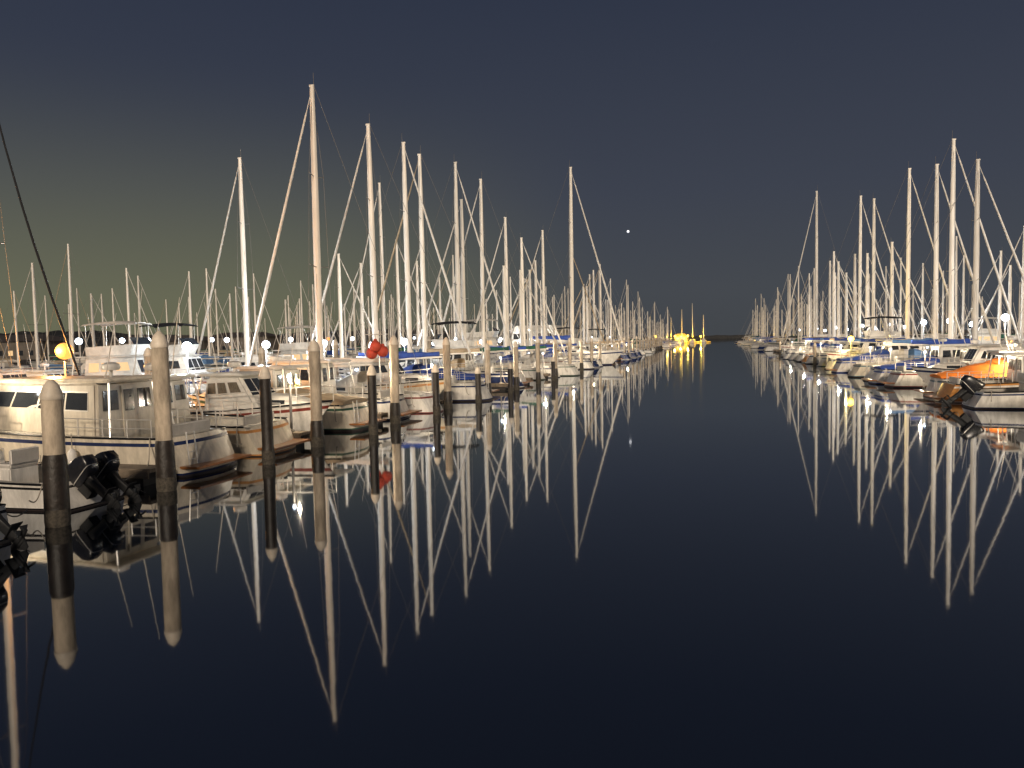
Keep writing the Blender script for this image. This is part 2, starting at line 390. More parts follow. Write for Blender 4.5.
# ------------------------------------------------------------------ motor cruiser
def cruiser_tpl(L,B,hullm,stripe,fly=False,nob=0,canvas=BLUEC,cabm=CAB,lit=False,cab=(-.12,.22),roofaft=.8,cabh=1.75,F=1.0,tilt=.75,tarp=False,rake=.75,sternrail=True,hw=.42,curt=False,strip=False,trans=None,bev=.08,rr=.016):
    t=Tpl(); h=Hull(L,B,F,F*1.45,um=.4,ws=.84,rake=.13,p=2.6,fl=.5,bulge=.22)
    t.add('hull',h.mesh(hullm,stripe,stripe,rub=BLACKP,trans=trans))
    xa=cab[0]*L; xf=cab[1]*L; ua=h.u(xa)
    t.add('deck',h.deck(DECK,cock=(.05,ua-.005),cw=.72,depth=.5))
    z0=h.zs(ua)-.04; W=h.w(h.u(xf))*.74; Wa=h.w(ua)*.80; z1=z0+cabh
    Wt=W*.84; Wta=Wa*.86
    bot=[(xa,-Wa,z0-.3),(xf,-W,z0),(xf,W,z0),(xa,Wa,z0-.3)]; top=[(xa+.1,-Wta,z1),(xf-rake,-Wt,z1),(xf-rake,Wt,z1),(xa+.1,Wta,z1)]
    mb=MB(); mb.hexa(bot+top,cabm); ci=t.add('cabin',mb.build('cabin',bevel=bev))
    g=GLASSW if lit else (CURT if curt else GLASS)
    wins=((.07,.24),(.255,.46),(.475,.68),(.695,.87)) if strip else ((.09,.28),(.33,.53),(.60,.84))
    for side in (-1,1):
        i0,i1=(0,1) if side<0 else (3,2)
        q=(bot[i0],bot[i1],top[i1],top[i0]); sg=1 if side<0 else -1
        for a,b in wins:
            m=MB(); m.panel(*q,a-.006,b+.006,.55,.86,STEEL,.008,sg); m.panel(*q,a,b,.57,.84,g,.016,sg)
            t.add('window',m.build('window'),ci)
    q=(bot[1],bot[2],top[2],top[1])
    for a,b in ((.07,.33),(.37,.63),(.67,.93)):
        m=MB(); m.panel(*q,a,b,.46,.90,GLASS,.015,1); t.add('windshield',m.build('windshield'),ci)
    q=(bot[0],bot[3],top[3],top[0])
    m=MB(); m.panel(*q,.38,.60,.06,.92,cabm,.03,-1); di=t.add('door',m.build('door'),ci)
    m=MB(); m.panel(*q,.41,.57,.52,.86,g,.04,-1); t.add('window',m.build('window'),di)
    for a,b in ((.10,.32),(.66,.90)):
        m=MB(); m.panel(*q,a,b,.55,.86,g,.015,-1); t.add('window',m.build('window'),ci)
    m=MB(); fx=xf-rake+.2; m.hexa([(xa-roofaft,-Wta-.08,z1),(fx,-Wt-.08,z1),(fx,Wt+.08,z1),(xa-roofaft,Wta+.08,z1),
                    (xa-roofaft+.05,-Wta-.02,z1+.10),(fx-.25,-Wt,z1+.12),(fx-.25,Wt,z1+.12),(xa-roofaft+.05,Wta+.02,z1+.10)],cabm)
    ri=t.add('roof',m.build('roof',bevel=.04),ci)
    for s_ in (1,-1):
        m=MB(); m.tube((xa-roofaft+.12,s_*(Wta-.05),z1),(xa-roofaft-.05,s_*(Wa),z0),.03,None,6,STEEL); t.add('roof_post',m.build('roof_post'),ci)
    mb=MB(); rg=[]; tr=[]
    for i in range(6):
        f=i/5; x=xf-.1+(L*.42-xf)*f; w=h.w(min(1,h.u(x)))*.62; zb=h.zs(h.u(x))-.05; ht=[.5,.47,.42,.34,.22,.03][i]
        tr.append((x,w,zb,ht)); rg.append([(x,-w,zb),(x,-w*.9,zb+ht*.75),(x,-w*.65,zb+ht*.95),(x,0,zb+ht*1.05),(x,w*.65,zb+ht*.95),(x,w*.9,zb+ht*.75),(x,w,zb)])
    mb.loft(rg,cabm); fi=t.add('forward_cabin',mb.build('forward_cabin',ang=50))
    for side in (1,-1):
        m=MB(); A=tr[0];C=tr[3]
        m.panel((A[0],side*A[1],A[2]),(C[0],side*C[1],C[2]),(C[0],side*C[1]*.9,C[2]+C[3]*.75),(A[0],side*A[1]*.9,A[2]+A[3]*.75),.18,.85,.35,.85,GLASS,.03,-side)
        t.add('window',m.build('window'),fi)
    t.add('bow_railing',h.rail(.5,1,.6,STEEL,n=8,name='bow_railing',r=rr))
    if sternrail and not tarp:
        for side in (1,-1): t.add('side_railing',h.rail(.03,.32,.5,STEEL,n=4,side=side,name='side_railing',r=.02))
    if not nob:
        m=MB(); m.box(-L/2-.75,-L/2-.02,-B*.36,B*.36,.22,.29,WOOD); t.add('swim_platform',m.build('swim_platform',bevel=.02))
        m=MB(); xx=-L/2-.27+.02
        for y in (B*.2,B*.2+.32): m.tube((xx-.04,y,.3),(xx+.03,y,h.zs(0)+.15),.018,None,6,STEEL)
        for z in (.45,.65,.85): m.tube((xx-.03,B*.2,z),(xx-.03,B*.2+.32,z),.014,None,5,STEEL)
        t.add('stern_ladder',m.build('stern_ladder'))
    else:
        ys=[0] if nob==1 else [-.42,.42]
        for y in ys: add_outboard(t,-L/2-.25,y,h.zs(0)-.1,tilt)
    zt=z1+.11
    if not fly:
        m=MB(); m.lathe([(0,.0),(.05,.0),(.05,.18),(.22,.2),(.26,.27),(.24,.36),(.12,.42),(0,.43)],14,GEL,(xa+.6,0,zt)); t.add('radar_dome',m.build('radar_dome',ang=50),ri)
    for y,hgt in ((-.5,2.6),(.55,1.8)):
        m=MB(); m.path([(xa+.3,y,zt),(xa+.2,y,zt+.3),(xa-.2,y,zt+hgt)],[.02,.018,.007],5,WHITEC); t.add('antenna',m.build('antenna'),ri)
    if fly:
        m=MB(); c=zt-.02; a0=xa-.2; a1=xf-1.1; w=Wt*.95
        m.hexa([(a0,-w,c),(a1,-w,c),(a1,w,c),(a0,w,c),(a0,-w-.05,c+.55),(a1+.35,-w-.05,c+.7),(a1+.35,w+.05,c+.7),(a0,w+.05,c+.55)],cabm)
        bi=t.add('flybridge',m.build('flybridge',bevel=.05),ri)
        m=MB(); m.hexa([(a1+.3,-w,c+.68),(a1+.33,-w,c+.68),(a1+.33,w,c+.68),(a1+.3,w,c+.68),(a1-.05,-w*.9,c+1.1),(a1-.02,-w*.9,c+1.1),(a1-.02,w*.9,c+1.1),(a1-.05,w*.9,c+1.1)],GLASS)
        t.add('windshield',m.build('windshield'),bi)
        m=MB()
        for x in (a0+.1,a1): 
            for y in (-w,w): m.tube((x,y,c+.5),(x,y,c+1.95),.02,None,5,STEEL)
        t.add('canopy_frame',m.build('canopy_frame'),bi)
        m=MB(); rg=[]
        for i in range(7):
            f=i/6; x=a0-.2+(a1-a0+.5)*f; zz=c+1.95+.12*math.sin(pi*f)
            rg.append([(x,-w-.05,zz-.12),(x,-w*.8,zz),(x,0,zz+.06),(x,w*.8,zz),(x,w+.05,zz-.12),(x,w*.8,zz-.03),(x,0,zz+.03),(x,-w*.8,zz-.03)])
        m.loft(rg,canvas); t.add('canopy',m.build('canopy',ang=40),bi)
    if tarp:
        m=MB(); rg=[]
        for i in range(8):
            f=i/7; x=-L/2+.1+(xa-roofaft+L/2+.5)*f; w=h.w(h.u(x))*.98; z=h.zs(h.u(x))
            hh=.2+hw*f+.05*math.sin(i*2.3)
            rg.append([(x,-w,z+.02),(x,-w*.8,z+hh*.7),(x,0,z+hh),(x,w*.8,z+hh*.7),(x,w,z+.02)])
        m.loft(rg,canvas); t.add('canvas_cover',m.build('canvas_cover',ang=50))
    else:
        m=MB(); zz=h.zs(.1)-.5; m.box(-L/2+.5,-L/2+.95,-B*.28,B*.28,zz,zz+.42,SEAT); m.box(-L/2+.42,-L/2+.52,-B*.28,B*.28,zz+.4,zz+.8,SEAT)
        t.add('seat',m.build('seat',bevel=.04))
    for u,side in ((.25,1),(.5,1),(.25,-1),(.5,-1)):
        p=h.P(u,1,side); t.add('fender',FEN if side>0 else FENB,None,(p[0],p[1]+side*.13,p[2]-.62))
    for side in (1,-1): t.add('mooring_line',mooring(h,side,.03,.6,-.4))
    t.L=L; return t

# ------------------------------------------------------------------ open console boat
def skiff_tpl(L,B,hullm,stripe,nob=2,ttop=False,tilt=.85):
    t=Tpl(); h=Hull(L,B,.7,1.05,um=.4,ws=.9,rake=.12,p=2.5,fl=.45,bulge=.05)
    t.add('hull',h.mesh(hullm,stripe,stripe,rub=BLACKP)); t.add('deck',h.deck(DECK,cock=(.1,.8),cw=.8,depth=.5))
    z=.35
    m=MB(); m.hexa([(-.3,-.4,z),(.5,-.4,z),(.5,.4,z),(-.3,.4,z),(-.1,-.36,z+1.0),(.35,-.36,z+.85),(.35,.36,z+.85),(-.1,.36,z+1.0)],CAB); ci=t.add('console',m.build('console',bevel=.04))
    m=MB(); m.hexa([(.3,-.36,z+.85),(.33,-.36,z+.85),(.33,.36,z+.85),(.3,.36,z+.85),(.05,-.3,z+1.35),(.08,-.3,z+1.35),(.08,.3,z+1.35),(.05,.3,z+1.35)],GLASS); t.add('windshield',m.build('windshield'),ci)
    m=MB(); m.path([(-.2,.17*math.cos(a*pi/6),z+.95+.17*math.sin(a*pi/6)) for a in range(13)],.012,5,STEEL); t.add('steering_wheel',m.build('steering_wheel'),ci)
    m=MB(); m.box(-1.2,-.75,-.45,.45,z,z+.6,GEL); m.box(-1.22,-.73,-.45,.45,z+.6,z+.72,SEAT); m.box(-1.26,-1.17,-.45,.45,z+.7,z+1.1,SEAT); t.add('seat',m.build('seat',bevel=.03))
    if ttop:
        m=MB()
        for x in (-.6,.4):
            for y in (-.5,.5): m.tube((x,y,z),(x*1.1,y*1.2,z+2.1),.025,None,6,STEEL)
        fi=t.add('canopy_frame',m.build('canopy_frame'))
        m=MB(); m.hexa([(-1.1,-.85,z+2.1),(.9,-.85,z+2.1),(.9,.85,z+2.1),(-1.1,.85,z+2.1),(-1.05,-.8,z+2.18),(.8,-.75,z+2.2),(.8,.75,z+2.2),(-1.05,.8,z+2.18)],WHITEC)
        t.add('canopy',m.build('canopy',bevel=.03),fi)
    t.add('bow_railing',h.rail(.6,1,.4,STEEL,n=6,name='bow_railing'))
    for y in ([0] if nob==1 else [-.36,.36]): add_outboard(t,-L/2-.15,y,.55,tilt)
    for side in (1,-1):
        t.add('mooring_line',mooring(h,side,.05,.6,-.2)); p=h.P(.45,1,side); t.add('fender',FEN,None,(p[0],p[1]+side*.13,p[2]-.5))
    t.L=L; return t

# ------------------------------------------------------------------ far sailing yacht (one mesh)
def simple_sail(L,B,hullm,stripe,cover,jib):
    h=Hull(L,B,1.05,1.45,um=.45,ws=.66,rake=.11,p=2.1,fl=.3); mb=MB()
    n=8; rows=[-.3,.1,.8,.9,1]; mats=[stripe,hullm,stripe,hullm]
    for side in (1,-1):
        b=len(mb.v)
        for i in range(n+1):
            for zf in rows: mb.v.append(h.P(i/n,zf,side))
        for i in range(n):
            for j in range(4):
                mb.face([b+i*5+j,b+(i+1)*5+j,b+(i+1)*5+j+1,b+i*5+j+1],mats[j])
    nb=(n+1)*5
    for j in range(4): mb.face([j,j+1,nb+j+1,nb+j],mats[j])
    for i in range(n): mb.face([i*5+4,(i+1)*5+4,nb+(i+1)*5+4,nb+i*5+4],DECK)
    x0,x1=-.12*L,.22*L; z=1.15
    mb.hexa([(x0,-.95,z),(x1,-.6,z+.1),(x1,.6,z+.1),(x0,.95,z),(x0,-.85,z+.5),(x1-.5,-.5,z+.45),(x1-.5,.5,z+.45),(x0,.85,z+.5)],CAB)
    for s_ in (1,-1):
        mb.panel((x0,s_*.95,z),(x1,s_*.6,z+.1),(x1-.5,s_*.5,z+.45),(x0,s_*.85,z+.5),.1,.8,.4,.8,GLASS,.02,-s_)
    mb.hexa([(x0-.6,-.9,z+.45),(x0+.6,-.9,z+.45),(x0+.6,.9,z+.45),(x0-.6,.9,z+.45),(x0-.5,-.8,z+1.15),(x0+.1,-.7,z+1.15),(x0+.1,.7,z+1.15),(x0-.5,.8,z+1.15)],cover)
    xm=.07*L; zd=1.4
    mb.path([(xm,0,zd),(xm,0,HT*.7),(xm,0,HT)],[.17,.15,.10],6,ALU)
    mb.path([(xm,-1.1,HT*.5),(xm,1.1,HT*.5)],.025,4,WIRE)
    mb.tube((xm,0,zd+1),(xm-.36*L,0,zd+1.1),.08,None,5,ALU)
    mb.path([(xm-.2,0,zd+1.2),(xm-.15*L,0,zd+1.25),(xm-.34*L,0,zd+1.2)],[.22,.19,.1],6,cover)
    mb.path([(h.P(1,1,1)[0]-.1,0,1.6),(xm+.1,0,HT*.97)],[.06,.03],5,jib)
    mb.tube((-L/2+.1,0,1.2),(xm,0,HT),.012,None,3,WIRE)
    for s_ in (1,-1): mb.path([(xm,s_*B*.45,zd-.1),(xm,s_*1.1,HT*.5),(xm,0,HT*.97)],.012,3,WIRE)
    me=mb.build('sailboat_mesh'); return me

SAIL=[sail_tpl(12,3.5,GEL,NAVY,BLUEC,WHITEC), sail_tpl(12,3.5,GEL,GREEN,GREENC,WHITEC,False),
      sail_tpl(12.5,3.5,NAVY,GEL,TANC,TANC), sail_tpl(11,3.2,GEL,REDP,WHITEC,WHITEC),
      sail_tpl(12,3.5,GEL2,TEAL,LBLUEC,WHITEC), sail_tpl(11.5,3.3,GEL,BLACKP,BLUEC,WHITEC), 
      sail_tpl(12,3.4,BROWNH,GEL,TANC,WHITEC,False,brightwood=True), sail_tpl(11.5,3.3,GEL,BLACKP,BLACKC,BLACKC,jr=.55,sag=.4)]
SLAB=['white sailing yacht, blue sail cover, moored at dock','white sailing yacht, green boom cover, moored at dock',
      'navy sailing yacht with tan covers, moored at dock','white sailing yacht with dark red stripe, moored at dock',
      'cream sailing yacht with pale blue canvas, moored at dock','white sailing yacht with black stripe, blue cover','varnished brown sailing yacht with tan sail cover','white sailing yacht with dark furled jib at dock']
CRU=[cruiser_tpl(9,3.0,GEL,NAVY,cabh=1.5,F=.95,strip=True), cruiser_tpl(9.5,3.1,GEL,BLUEC,tarp=True,roofaft=.5,cabh=1.5,hw=.65), cruiser_tpl(11,3.4,GEL,REDP,fly=True,canvas=BLACKC,F=1.15),
     cruiser_tpl(8,2.8,GEL2,GREEN,canvas=TANC,tarp=True,roofaft=.4,cabh=1.4), cruiser_tpl(8.5,2.9,GEL,BLACKP,nob=2,cab=(-.05,.25)), cruiser_tpl(12,3.5,GEL,NAVY,fly=True,canvas=WHITEC,F=1.2,lit=True),
     cruiser_tpl(8.5,2.9,GEL,TEAL,canvas=REDC,tarp=True,roofaft=.4,cabh=1.3,hw=.85), cruiser_tpl(8.5,2.9,BROWNH,GEL,canvas=TANC,cabm=CAB,F=1.0,cabh=1.4,curt=True,trans=BROWNH),
     cruiser_tpl(11,3.3,GEL2,NAVY,cabm=GEL2,cab=(-.28,.20),cabh=1.5,F=1.05,rake=1.1,roofaft=.4,strip=True,bev=.08,rr=.013),
     cruiser_tpl(8.6,3.0,GEL,REDP,cabh=1.3,F=.95,cab=(-.04,.22),roofaft=.2,rake=.9,curt=True,bev=.1),
     cruiser_tpl(8.6,3.0,GEL2,BROWNH,cabh=1.35,F=.95,cab=(-.06,.22),roofaft=.3,rake=.9,strip=True,trans=None,bev=.1)]
CLAB=['white cabin cruiser with navy stripe and open cockpit','white cabin cruiser with blue canvas over cockpit','white flybridge yacht with black canopy at dock',
      'cream cabin cruiser with tan cockpit cover','white pilothouse boat with two tilted outboards','large white flybridge yacht with white canopy, lit cabin',
      'white cabin cruiser with orange canvas cockpit cover','varnished brown launch with white cabin','long low cream cabin cruiser with large side windows',
      'small white cabin boat with red hull stripe, railings','small cream cabin boat with brown stripe, railings']
SKI=[skiff_tpl(6.8,2.4,GEL,BLACKP,2), skiff_tpl(6.2,2.2,GEL,NAVY,1), skiff_tpl(7,2.5,GEL,NAVY,2,True)]
SKL=['open white fishing boat with two tilted black outboards','open white skiff with single tilted black outboard','open white fishing boat with hardtop canopy']
SIMP=[simple_sail(12,3.4,a,b,c,d) for a,b,c,d in ((GEL,NAVY,BLUEC,WHITEC),(GEL,GREEN,GREENC,WHITEC),(NAVY,GEL,TANC,WHITEC),(GEL,REDP,WHITEC,TANC),(GEL2,TEAL,LBLUEC,WHITEC),(GEL,BLACKP,BLACKC,WHITEC))]
SIML=['white yacht with bare mast and blue sail cover','white yacht with bare mast and green sail cover','navy yacht with bare mast and tan cover','white yacht with bare mast and white cover','cream yacht with bare mast, pale blue cover','white yacht with bare mast and black cover']
nsail=0
GRP='boats moored in the marina'
def put_sail(t_mast,s,ht,bow,k=None,scale=1):
    global nsail; nsail+=1
    k=R.choice((0,1,2,3,4,5,0,3)) if k is None else k; tp=SAIL[k]
    rz=0 if bow>0 else pi
    rk=(ht/scale-tp.zd)/(HT-tp.zd)
    inst(tp,'sailboat',(t_mast-bow*tp.xm*scale,s,0),rz+R.uniform(-.015,.015),SLAB[k],'sailboat',GRP,scale,rk)
def put_simple(t_mast,s,ht,bow,k=None):
    global nsail; nsail+=1
    k=R.randrange(6) if k is None else k
    o=add('sailboat',SIMP[k],(t_mast-bow*.84,s,0),(0 if bow>0 else pi)+R.uniform(-.03,.03),label=SIML[k],category='sailboat',group=GRP)
    sc=R.uniform(.85,1.05); o.scale=(sc,sc,ht/HT)
    o.rotation_euler[0]=R.uniform(-.012,.012)
def put_pow(lst,labs,k,t_stern,s,bow,scale=1,rz=0):
    tp=lst[k]; inst(tp,'motorboat',(t_stern+bow*tp.L*scale/2,s,0),(0 if bow>0 else pi)+R.uniform(-.02,.02)+rz,labs[k],'motorboat',GRP,scale)

# ------------------------------------------------------------------ west row (channel side)
put_pow(SKI,SKL,0,-12.9,10.5,-1,.9)
put_pow(SKI,SKL,0,-13.8,14.4,-1,.88)
put_pow(CRU,CLAB,8,-14.2,19.0,-1,1.03)
put_pow(CRU,CLAB,10,-14.2,22.5,-1,1.05)
put_pow(CRU,CLAB,9,-22.8,26.1,1,1.05)
put_pow(CRU,CLAB,3,-14.2,29.1,-1,1.05)
put_pow(CRU,CLAB,0,-14.3,33.3,-1,1.08)
put_sail(-20.0,36.5,17.0,-1,3)
put_pow(CRU,CLAB,10,-23.2,40.2,1,1.08)
put_sail(-20.0,43.6,16.9,-1,0)
put_pow(CRU,CLAB,1,-14.3,47.4,-1,1.08)
put_sail(-20.7,50.8,17.6,1,5)
put_sail(-21.0,54.6,17.7,-1,2)
put_pow(CRU,CLAB,2,-14.4,58.2,-1)
put_sail(-20.8,62.1,18.7,1,4)
put_sail(-21.4,65.5,16.2,-1,1)
put_sail(-20.8,69.4,18.7,-1,0)
put_sail(-20.3,76.6,16.2,-1,3)
put_sail(-20.3,83.9,15.0,1,5)
put_sail(-20.2,94.3,17.2,-1,0)
put_sail(-17.6,100,26.0,1,0,1.35)
for s in (72.7,80.2,87.2,91.0): 
    put_sail(-20+R.uniform(-1,1),s,R.uniform(10.5,13.5),R.choice((-1,-1,1)))
s=105.5
while s<385:
    if R.random()<.93:
        bow=R.choice((-1,-1,1))
        if s<150: 
            if R.random()<.25: put_pow(CRU,CLAB,R.choice((0,1,2,5)),-13.8,s,-1)
            else: put_sail(-20+R.uniform(-1,1),s,R.uniform(10,18),bow)
        else: put_simple(-20+R.uniform(-1.2,1.2),s,R.choice((R.uniform(8.5,12),R.uniform(9,14),R.uniform(13,18))),bow)
    s+=3.62 if s<150 else 5.4
# ------------------------------------------------------------------ row behind the west pier
put_sail(-30.0,26.2,18.4,1,7)
for s,k in ((22,2),(31,0),(35,9),(39,5),(43,2),(53,1),(57,0),(60.6,5)):
    put_pow(CRU,CLAB,k,-40+(0 if k<5 else -1),s,1)
put_sail(-33,49.4,17.2,-1,3)
for s,ht in ((66,12),(75.9,20.5),(70,11.5),(80,15),(84,13),(87.5,16)): put_sail(-33.5+R.uniform(-.5,.5),s,ht,R.choice((1,-1)))
put_pow(CRU,CLAB,5,-41,110,1,1.3)
s=92
while s<320:
    if abs(s-110)>4: put_simple(-34+R.uniform(-1,1),s,R.uniform(10,17),R.choice((1,-1)))
    s+=6.2
for (t,s0,s1,st,h0,h1) in ((-66,24,235,4.6,9.5,15),(-96,34,290,6.2,10,16),(-128,60,320,9,11,17)):
    s=s0
    while s<s1:
        if R.random()<.9: put_simple(t+R.uniform(-2,2),s+R.uniform(-.5,.5),R.uniform(h0,h1),R.choice((1,-1)))
        s+=st
for s,k in ((34,2),(52,5),(72,2),(96,5)): put_pow(CRU,CLAB,k,-57,s,1,.5) if False else None

# ------------------------------------------------------------------ east row
put_pow(CRU,CLAB,3,20.4,35.2,-1,1.0,.10)
put_pow(SKI,SKL,1,11.8,39.4,1,1.1)
put_pow(CRU,CLAB,7,11.6,42.8,1,.95)
put_pow(CRU,CLAB,6,12.0,46.4,1,1.0)
put_pow(CRU,CLAB,0,21.2,50.2,-1,1.05)
put_pow(CRU,CLAB,9,11.6,54.2,1,1.05)
put_pow(CRU,CLAB,1,11.3,57.8,1)
put_sail(18.5,61.2,15.6,1,0)
put_sail(18.3,66.2,18.3,1,4)
put_sail(18.4,70.6,17.3,1,3)
put_pow(CRU,CLAB,1,11.3,74.4,1,1.1)
put_sail(18.5,80.5,19.0,1,0)
put_pow(CRU,CLAB,2,22.6,84.6,-1)
put_sail(18.8,88.2,13,1,4)
put_sail(18.4,95.6,18.8,1,0)
put_pow(CRU,CLAB,0,20.6,92,-1)
put_sail(18.2,103,20.4,1,0)
put_sail(18.4,99.4,13,1,6)
put_sail(17.4,136,27,-1,3,1.2)
s=107
while s<345:
    if abs(s-136)>3.9 and R.random()<.93:
        if s<140:
            if R.random()<.2: put_pow(CRU,CLAB,R.choice((0,1,2,5)),11.8,s,1)
            else: put_sail(18.5+R.uniform(-1,1),s,R.uniform(11,17),R.choice((1,1,-1)))
        else: put_simple(18.5+R.uniform(-1.2,1.2),s,R.choice((R.uniform(9,13),R.uniform(13,18))),R.choice((1,1,-1)))
    s+=3.62 if s<140 else 5.2
for s,ht in ((70,11),(74,15),(78,13.5),(82,16),(86,12.5),(97,15),(100.8,11),(104,13)): put_sail(34,s,ht,R.choice((1,-1)))
for s,k in ((64,5),(91,2),(112,5)): put_pow(CRU,CLAB,k,41,s,-1)
s=118
while s<330:
    if R.random()<.95: put_simple(34+R.uniform(-1,1),s,R.uniform(11,18),R.choice((1,-1)))
    s+=5.4
s=120
while s<330:
    put_simple(64+R.uniform(-2,2),s,R.uniform(11,17),1); s+=9
print('SAILBOATS',nsail)

# ------------------------------------------------------------------ piles
def pile(t,s,h,dark,r=.2,band=None):
    mb=MB()
    if dark: prof=[(r*.95,-1.2),(r*1.08,0),(r*1.14,.12),(r*1.12,.42),(r*1.0,.55),(r,1.3),(r,h-.35)]; mats=[PILED,PILEB,PILEB,PILED,PILED,PILED]
    else:
        b=band or .9
        prof=[(r*1.1,-1.2),(r*1.15,0),(r*1.2,.1),(r*1.18,.35),(r*1.14,b-.12),(r*1.02,b),(r,b+.02),(r,h-.4)]; mats=[PILED,PILEB,PILEB,PILED,PILED,PILED,CONC]
    mb.lathe(prof,18,None,mats=mats)
    o=add('mooring_pile',mb.build('mooring_pile'),(t,s,0),R.uniform(0,6),label=('dark weathered mooring pile with pale cone cap' if dark else 'pale concrete mooring pile with dark wet base'),category='pile',group='mooring piles along the docks')
    o.rotation_euler[0]=R.uniform(-.012,.012); o.rotation_euler[1]=R.uniform(-.012,.012)
    c=MB(); c.lathe([(r*1.04,h-.42),(r*1.08,h-.4),(r*1.08,h-.34),(r*.7,h-.12),(r*.2,h-.01),(0,h)],18,CAPM); add('pile_cap',c.build('pile_cap',ang=25),parent=o)
pile(-12.9,12.5,3.0,False,.2,1.45); pile(-13.2,16.1,4.0,False,.2,1.25)
pile(-12.9,20.2,3.0,True,.17); pile(-13.3,23.9,3.75,False); pile(-12.7,27.2,2.75,True,.17)
pile(-13.5,31.2,3.9,False); pile(-12.9,34.9,2.5,True,.17); pile(-13.5,38.3,3.8,False); pile(-12.9,41.9,2.1,True,.17)
for k in range(4,30):
    F=16.6+7.25*k
    pile(-13.4,F,R.uniform(3.3,3.8),False,.18); 
    if k in (4,6): pile(-12.9,F+3.62,R.uniform(1.9,2.3),True,.17)
for k in (10,16): pile(11.6,19.2+7.25*k,R.uniform(2.3,3.0),False,.16)
for k in range(1,16): pile(-25.9,12+k*9.4,R.uniform(3.4,4.2),False)

# ------------------------------------------------------------------ docks
def finger(t0,t1,s,wd=.95):
    mb=MB(); mb.box(t0,t1,s-wd/2,s+wd/2,.36,.46,PLANK); mb.box(t0,t1,s-wd/2-.04,s-wd/2-.003,.22,.44,PLANK); mb.box(t0,t1,s+wd/2+.003,s+wd/2+.04,.22,.44,PLANK)
    o=add('finger_dock',mb.build('finger_dock',bevel=.01),label='narrow wooden floating finger dock between boats',category='dock',group='finger docks')
    f=MB()
    n=int(abs(t1-t0)/2.4)
    for i in range(n): 
        a=t0+(t1-t0)*(i+.1)/n; b=t0+(t1-t0)*(i+.9)/n
        f.box(min(a,b),max(a,b),s-wd/2+.05,s+wd/2-.05,-.3,.355,FLOAT)
    add('dock_float',f.build('dock_float'),parent=o)
    for i in range(3):
        x=t0+(t1-t0)*(.15+.35*i); c=MB(); c.tube((x-.14,s+wd*.38,.53),(x+.14,s+wd*.38,.53),.018,None,6,STEEL); c.box(x-.05,x+.05,s+wd*.38-.02,s+wd*.38+.02,.46,.53,STEEL)
        add('cleat',c.build('cleat'),parent=o)
for k in range(-1,26): finger(-26,-13.95,16.75+7.25*k if k<1 else 16.6+7.25*k+(.4 if k==1 else 0), .7)
for k in range(2,24): finger(15.0 if k<5 else 12.6,26,(31.6,37.2,44.6)[k-2] if k<5 else 16.6+7.25*k+1.2,.7)
def pier(t,s0,s1,w=2.4):
    mb=MB(); mb.box(t-w/2,t+w/2,s0,s1,.38,.5,PLANK); mb.box(t-w/2-.06,t-w/2-.003,s0,s1,.2,.5,PLANK); mb.box(t+w/2+.003,t+w/2+.06,s0,s1,.2,.5,PLANK); mb.box(t-w/2+.1,t+w/2-.1,s0,s1,-.3,.375,FLOAT)
    add('floating_pier',mb.build('floating_pier'),label='long wooden floating pier with plank decking',category='pier',group='main piers')
pier(-27.2,2,395); pier(27.2,30,350); pier(-80,20,300); pier(-112,30,320); pier(-50.5,20,230,2)

# lamp posts
lampmesh={}
def lamp(t,s,z,mat=LAMPW,power=160,col=(.86,.93,1),name='dock_lamp',lab='slim dock lamp post with lit white globe',r=.13,light=True,off=-.28,z0=.5,offx=0):
    mb=MB(); mb.lathe([(.12,z0),(.12,z0+.06),(.05,z0+.1),(.045,z-.15),(.09,z-.12),(.09,z-.08)],10,POLE)
    o=add(name,mb.build('lamp_post'),(t,s,0),label=lab,category='lamp',group='dock lamps')
    key=(mat.name,r)
    if key not in lampmesh:
        g=MB(); g.lathe([(0,-r)]+[(r*math.cos(a*pi/12),r*math.sin(a*pi/12)) for a in range(-5,6)]+[(0,r)],16,mat); lampmesh[key]=g.build('lamp_globe',ang=80)
    add('lamp_globe',lampmesh[key],(0,0,z),parent=o)
    if light:
        ld=bpy.data.lights.new('lamp_light','POINT'); ld.energy=power; ld.color=col; ld.shadow_soft_size=.05
        lo=bpy.data.objects.new('lamp_light',ld); COL.objects.link(lo); lo.parent=o; lo.location=(offx,off-r,z+.05)
lamp(-27,27,3.5,LAMPO,3600,(1,.42,.10),'dock_lamp','dock lamp post with lit amber globe',.36)
for s,p in ((35,2200),(42.5,1900),(50,1700),(65,1700),(80,1700),(98,1700),(120,1800),(150,1800),(180,0),(215,0)):
    lamp(-27,s,3.6,power=p or 1,light=p>0,r=.24 if s<60 else .32)
for s,p in ((54,1300),(62,1600),(81,1800),(98,1800),(109,1800),(127,1900),(150,2000),(180,0),(210,0),(250,0)):
    lamp(27,s,4.7,power=p or 1,light=p>0,r=.33)
for s in (57.5,72.5,89,109,135): lamp(-26.9,s,3.4,power=1,light=False,r=.24)
for s in (72,90,103.5,118,138,165,195): lamp(26.9,s,4.2,power=1,light=False,r=.26)
for s in (30,37,44,52,60,72,85,102,120): lamp(-50.5,s,4.2,power=1,light=False,r=.27)
for s in (35,52,70,90,110,150,200): lamp(-80,s,4.6,LAMPO if s in (70,150) else LAMPW,1,light=False,r=.36)
WC=(1,.82,.58); FL='low finger dock lamp added to light the boats'  # low lamps added near the finger tips to brighten sterns and hulls
for k,(s) in enumerate((24.4,31.1,38.9,53.0,67.5,82.0,96.7,118.5,140)):
    lamp(-14.6,s,2.3,power=210+k*45,col=WC,r=.06,z0=.45,off=0,offx=.25,lab=FL)
